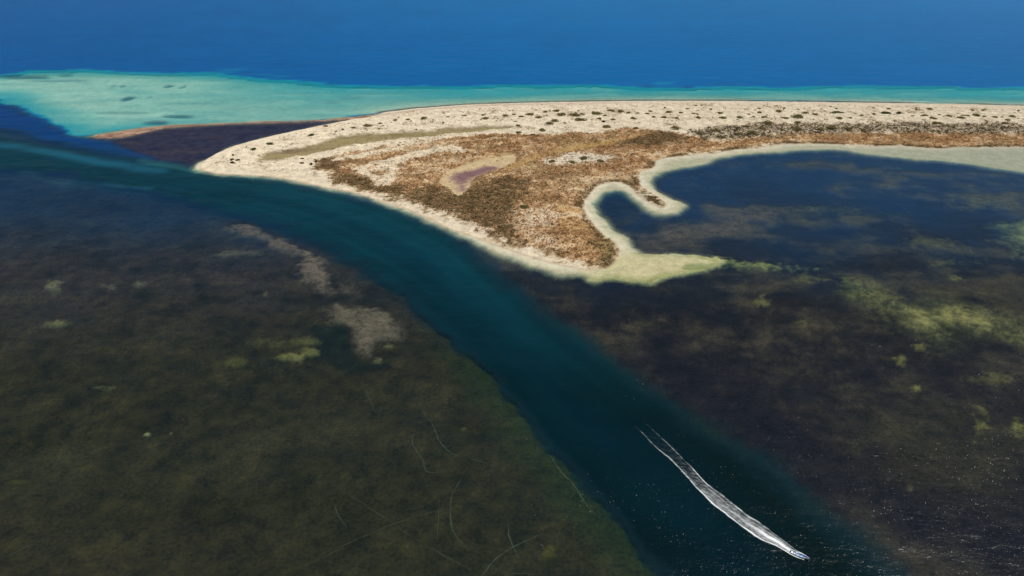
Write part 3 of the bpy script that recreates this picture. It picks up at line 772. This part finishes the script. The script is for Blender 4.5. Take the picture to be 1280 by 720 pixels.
for P, wd in SCARS:
    p = smooth(P, False, 8); g_ = G(p[:, 0], p[:, 1])
    tdir = np.gradient(g_, axis=0); tdir /= np.linalg.norm(tdir, axis=1)[:, None]
    nrm = np.stack([-tdir[:, 1], tdir[:, 0]], -1)
    ws = wd * 0.42 * (0.25 + 1.0 * RNG.random(len(g_))) * np.sin(np.linspace(0.15, math.pi - .15, len(g_))) ** .5
    jit = (RNG.random(len(g_)) - .5)[:, None] * 0.5 * nrm
    a_ = g_ + jit + nrm * ws[:, None]; b_ = g_ + jit - nrm * ws[:, None]
    zz = np.maximum(zat(a_[:, 0], a_[:, 1]), zat(b_[:, 0], b_[:, 1])) + 0.05
    co = np.empty((len(g_) * 2, 3)); co[0::2, :2] = a_; co[1::2, :2] = b_; co[0::2, 2] = zz; co[1::2, 2] = zz
    f_ = [(2 * k, 2 * k + 1, 2 * k + 3, 2 * k + 2) for k in range(len(g_) - 1)]
    me = raw_mesh('propeller_scar', co, f_, 4); me.materials.append(m_scar)
    o = bpy.data.objects.new('propeller_scar', me); COL.objects.link(o); o.parent = terrain

# ------------------------------------------------------------------ the speeding boat
pb, ps = G(1008.5, 699), G(992, 691.5)
hd = math.atan2(pb[1] - ps[1], pb[0] - ps[0])
boat = bpy.data.objects.new('speedboat', None); COL.objects.link(boat)
boat.location = ((pb[0] + ps[0]) / 2, (pb[1] + ps[1]) / 2, 0.0)
boat.rotation_euler = (0, math.radians(-3), hd)
boat['label'] = 'white and blue open motorboat speeding along the channel ahead of its wake'; boat['category'] = 'boat'
BL = float(np.hypot(*(pb - ps))) * 1.36
def part(name, co, faces, mat, parent):
    me = bpy.data.meshes.new(name); me.from_pydata([tuple(map(float, c)) for c in co], [], [tuple(f) for f in faces]); me.update()
    me.materials.append(mat)
    o = bpy.data.objects.new(name, me); COL.objects.link(o); o.parent = parent
    return o
m_white = flat_mat('hull_white', (235, 236, 236), .3); m_blue = flat_mat('boat_blue', (22, 60, 150), .35)
m_lblue = flat_mat('deck_light_blue', (120, 170, 205), .5); m_dkb = flat_mat('bow_navy', (14, 26, 120), .35); m_blk = flat_mat('motor_black', (28, 28, 32), .35)
ST = np.linspace(-.5, .5, 13)
def beam(t): return 1.02 * (1 - max(0, (t + .05) / .55) ** 2.4) if t > -.05 else 1.02 * (0.92 + .08 * (t + .5) / .45)
def sheer(t): return 0.72 + 0.55 * max(0, t + .1) ** 1.6
def keel(t): return -0.25 + 0.75 * max(0, t - .15) ** 1.5 / .35 ** .5
co, fc_ = [], []
for t in ST:
    b_ = max(beam(t), .03)
    for (yy, zz) in [(-1, sheer(t)), (-.93, .28 + .3 * max(0, t)), (-.6, keel(t) + .12), (0, keel(t)), (.6, keel(t) + .12), (.93, .28 + .3 * max(0, t)), (1, sheer(t))]:
        co.append((t * BL, yy * b_, zz))
for i in range(len(ST) - 1):
    for j in range(6): fc_.append((i * 7 + j, i * 7 + j + 1, (i + 1) * 7 + j + 1, (i + 1) * 7 + j))
fc_.append(tuple(range(7)))
part('hull', co, fc_, m_white, boat)
co, fc_ = [], []
for t in ST:
    b_ = max(beam(t), .05)
    for (yy, zz) in [(-b_ - .05, sheer(t) - .05), (-b_ - .05, sheer(t) + .06), (-b_ * .86, sheer(t) + .06), (b_ * .86, sheer(t) + .06), (b_ + .05, sheer(t) + .06), (b_ + .05, sheer(t) - .05)]:
        co.append((t * BL, yy, zz))
for i in range(len(ST) - 1):
    for j in (0, 1, 3, 4): fc_.append((i * 6 + j, i * 6 + j + 1, (i + 1) * 6 + j + 1, (i + 1) * 6 + j))
part('gunwale', co, fc_, m_white, boat)
co, fc_ = [], []
fs = [t for t in ST if t < .3]
for t in fs: co += [(t * BL, -beam(t) * .9, .3), (t * BL, beam(t) * .9, .3)]
for i in range(len(fs) - 1): fc_.append((2 * i, 2 * i + 1, 2 * i + 3, 2 * i + 2))
part('floor', co, fc_, m_lblue, boat)
co, fc_ = [], []
fs = [t for t in ST if t >= .24]
for t in fs: co += [(t * BL, -beam(t) * .92, sheer(t) + .03), (t * BL, 0, sheer(t) + .14), (t * BL, beam(t) * .92, sheer(t) + .03)]
for i in range(len(fs) - 1):
    for j in (0, 1): fc_.append((3 * i + j, 3 * i + j + 1, 3 * i + j + 4, 3 * i + j + 3))
part('bow_deck', co, fc_, m_dkb, boat)
def boxc(x0, x1, y0, y1, z0, z1, tp=0.0):
    co = [(x0, y0, z0), (x1, y0, z0), (x1, y1, z0), (x0, y1, z0), (x0 + tp, y0 + tp, z1), (x1 - tp, y0 + tp, z1), (x1 - tp, y1 - tp, z1), (x0 + tp, y1 - tp, z1)]
    return co, [(3, 2, 1, 0), (4, 5, 6, 7), (0, 1, 5, 4), (1, 2, 6, 5), (2, 3, 7, 6), (3, 0, 4, 7)]
for xx in (-.36, -.02, .16):
    c_, f_ = boxc(xx * BL - .2, xx * BL + .2, -.9 * beam(xx), .9 * beam(xx), .5, .64, .02); part('bench', c_, f_, m_blue, boat)
c_, f_ = boxc(-.2 * BL - .3, -.2 * BL + .3, -.42, .42, .3, 1.15, .06); cs = part('console', c_, f_, m_white, boat)
c_, f_ = boxc(-.2 * BL + .16, -.2 * BL + .2, -.4, .4, 1.16, 1.55, .0); part('windscreen', c_, f_, flat_mat('windscreen_tint', (60, 80, 95), .1), cs)
mo = part('outboard_motor', *boxc(-.5 * BL - .5, -.5 * BL - .05, -.22, .22, .55, 1.2, .07), m_blk, boat)
part('lower_leg', *boxc(-.5 * BL - .38, -.5 * BL - .16, -.07, .07, -.35, .549, .0), m_blk, mo)

# ------------------------------------------------------------------ its wake
LE = smooth([(787.5,527.5),(818,558),(845.6,582.5),(871.5,611.5),(891,631),(925,657),(949.5,674),(971,683.5),(992,695.5),(1005,700.5)], False, 24)
RE = smooth([(800,521),(830,549),(861,579.5),(882,602),(903.6,619),(931,640.6),(958.6,659),(974,671),(995,687),(1008,695)], False, 24)
LE = G(LE[:, 0], LE[:, 1]); RE = G(RE[:, 0], RE[:, 1])
SN = 41
tt = np.linspace(0, 1, len(LE))[:, None]; ss = np.linspace(-.06, 1.06, SN)[None, :]
wx = LE[:, :1] * (1 - ss) + RE[:, :1] * ss; wy = LE[:, 1:] * (1 - ss) + RE[:, 1:] * ss
def gs(c, w): return np.exp(-((ss - c) / w) ** 2)
wob = fbm(wx, wy, 9, 3, 131) * .05
ss = ss + wob
edgeL = (.75 + .4 * fbm(wx, wy, 14, 3, 133)) * gs(.06, .055) * (0.6 + .9 * sst(.05, .45, tt)); edgeR = (.6 + .5 * fbm(wx, wy, 12, 3, 135)) * gs(.94, .055) * (0.55 + .6 * sst(.05, .35, tt)) * (1 - .6 * sst(.6, .8, tt)) + gs(.93, .07) * sst(.88, .95, tt)
cen = (gs(.22, .04) + gs(.7, .045)) * .18 * sst(.1, .4, tt) + gs(.44, .10) * sst(.45, .85, tt) * .95 + gs(.45, .22) * .25 * sst(.2, .5, tt)
fill = 0.27 * sst(-.1, .45, tt) * sst(0, .06, ss) * sst(1, .9, ss) * (1 - .45 * sst(.86, .95, tt))
alpha = np.clip((.8 * edgeL + .8 * edgeR + cen + fill * (1 - .5 * sst(.7, .95, tt))) * (1 + .7 * sst(.55, .95, tt)), 0, 1.25) * (1 - .9 * sst(.92, .955, tt) * gs(.5, .27)) * sst(0, .08, tt) * sst(-.06, .03, ss - wob) * sst(1.06, .97, ss - wob)
zz = 0.04 + 0.10 * alpha + 0.10 * sst(.85, 1, tt) * (gs(.05, .1) + gs(.95, .1)) + 0.02 * RNG.random(alpha.shape)
me = grid_mesh('wake_foam', wx, wy, zz)
af = me.attributes.new('foam', 'FLOAT', 'POINT'); af.data.foreach_set('value', alpha.astype(np.float32).ravel())
m_foam, nt = new_mat('wake_foam'); L = nt.links.new
at = N(nt, 'ShaderNodeAttribute', _attribute_name='foam'); geo = N(nt, 'ShaderNodeNewGeometry')
fmp = N(nt, 'ShaderNodeMapping', _vector_type='TEXTURE'); fmp.inputs['Rotation'].default_value = (0, 0, hd); fmp.inputs['Scale'].default_value = (2.6, 1.0, 1.0); L(geo.outputs['Position'], fmp.inputs['Vector'])
nz = N(nt, 'ShaderNodeTexNoise', Scale=0.75, Detail=6.0, Roughness=0.75); L(fmp.outputs[0], nz.inputs['Vector'])
v_ = math_node(nt, 'ADD', at.outputs['Fac'], math_node(nt, 'MULTIPLY', math_node(nt, 'SUBTRACT', nz.outputs[0], 0.5), 1.6))
mr = N(nt, 'ShaderNodeMapRange', _interpolation_type='SMOOTHSTEP'); L(v_, mr.inputs[0]); mr.inputs[1].default_value = 0.02; mr.inputs[2].default_value = 1.6
fa = math_node(nt, 'MULTIPLY', mr.outputs[0], math_node(nt, 'MINIMUM', math_node(nt, 'MULTIPLY', at.outputs['Fac'], 3.0), 1.0))
tr = N(nt, 'ShaderNodeBsdfTransparent'); df = N(nt, 'ShaderNodeBsdfDiffuse'); df.inputs['Color'].default_value = (.88, .91, .91, 1)
mxs = N(nt, 'ShaderNodeMixShader'); L(fa, mxs.inputs[0]); L(tr.outputs[0], mxs.inputs[1]); L(df.outputs[0], mxs.inputs[2])
o_ = N(nt, 'ShaderNodeOutputMaterial'); L(mxs.outputs[0], o_.inputs[0])
me.materials.append(m_foam)
wake = bpy.data.objects.new('wake_foam', me); COL.objects.link(wake)
wake['kind'] = 'stuff'; wake['label'] = 'long white foam wake trailing behind the motorboat'; wake['category'] = 'wake'

# ------------------------------------------------------------------ thin surf on the outer beach
po = smooth([p for p in OUTER if p[0] <= 1500], False, 40); go = G(po[:, 0], po[:, 1])
td = np.gradient(go, axis=0); td /= np.linalg.norm(td, axis=1)[:, None]; nn = np.stack([-td[:, 1], td[:, 0]], -1)
jn = fbm(go[:, 0], go[:, 1], 60, 3, 201)[:, None]
rows_ = [go + nn * (off + 2.5 * jn) for off in (3.0, 5.0, 7.0, 9.0, 11.0)]
sx = np.stack([r[:, 0] for r in rows_], 1); sy = np.stack([r[:, 1] for r in rows_], 1)
prof = np.array([0, .8, 1, .6, 0])[None, :] * np.clip(.25 + .9 * fbm(go[:, 0], go[:, 1], 45, 4, 203), 0, 1)[:, None] * (.35 + .65 * sst(1000, 1260, po[:, 0]))[:, None]
me = grid_mesh('surf_foam', sx[:, ::-1], sy[:, ::-1], np.full(sx.shape, 0.05))
af = me.attributes.new('foam', 'FLOAT', 'POINT'); af.data.foreach_set('value', prof[:, ::-1].astype(np.float32).ravel())
me.materials.append(m_foam)
surf = bpy.data.objects.new('surf_foam', me); COL.objects.link(surf)
surf['kind'] = 'stuff'; surf['label'] = 'thin broken white surf along the outer beach'; surf['category'] = 'surf'
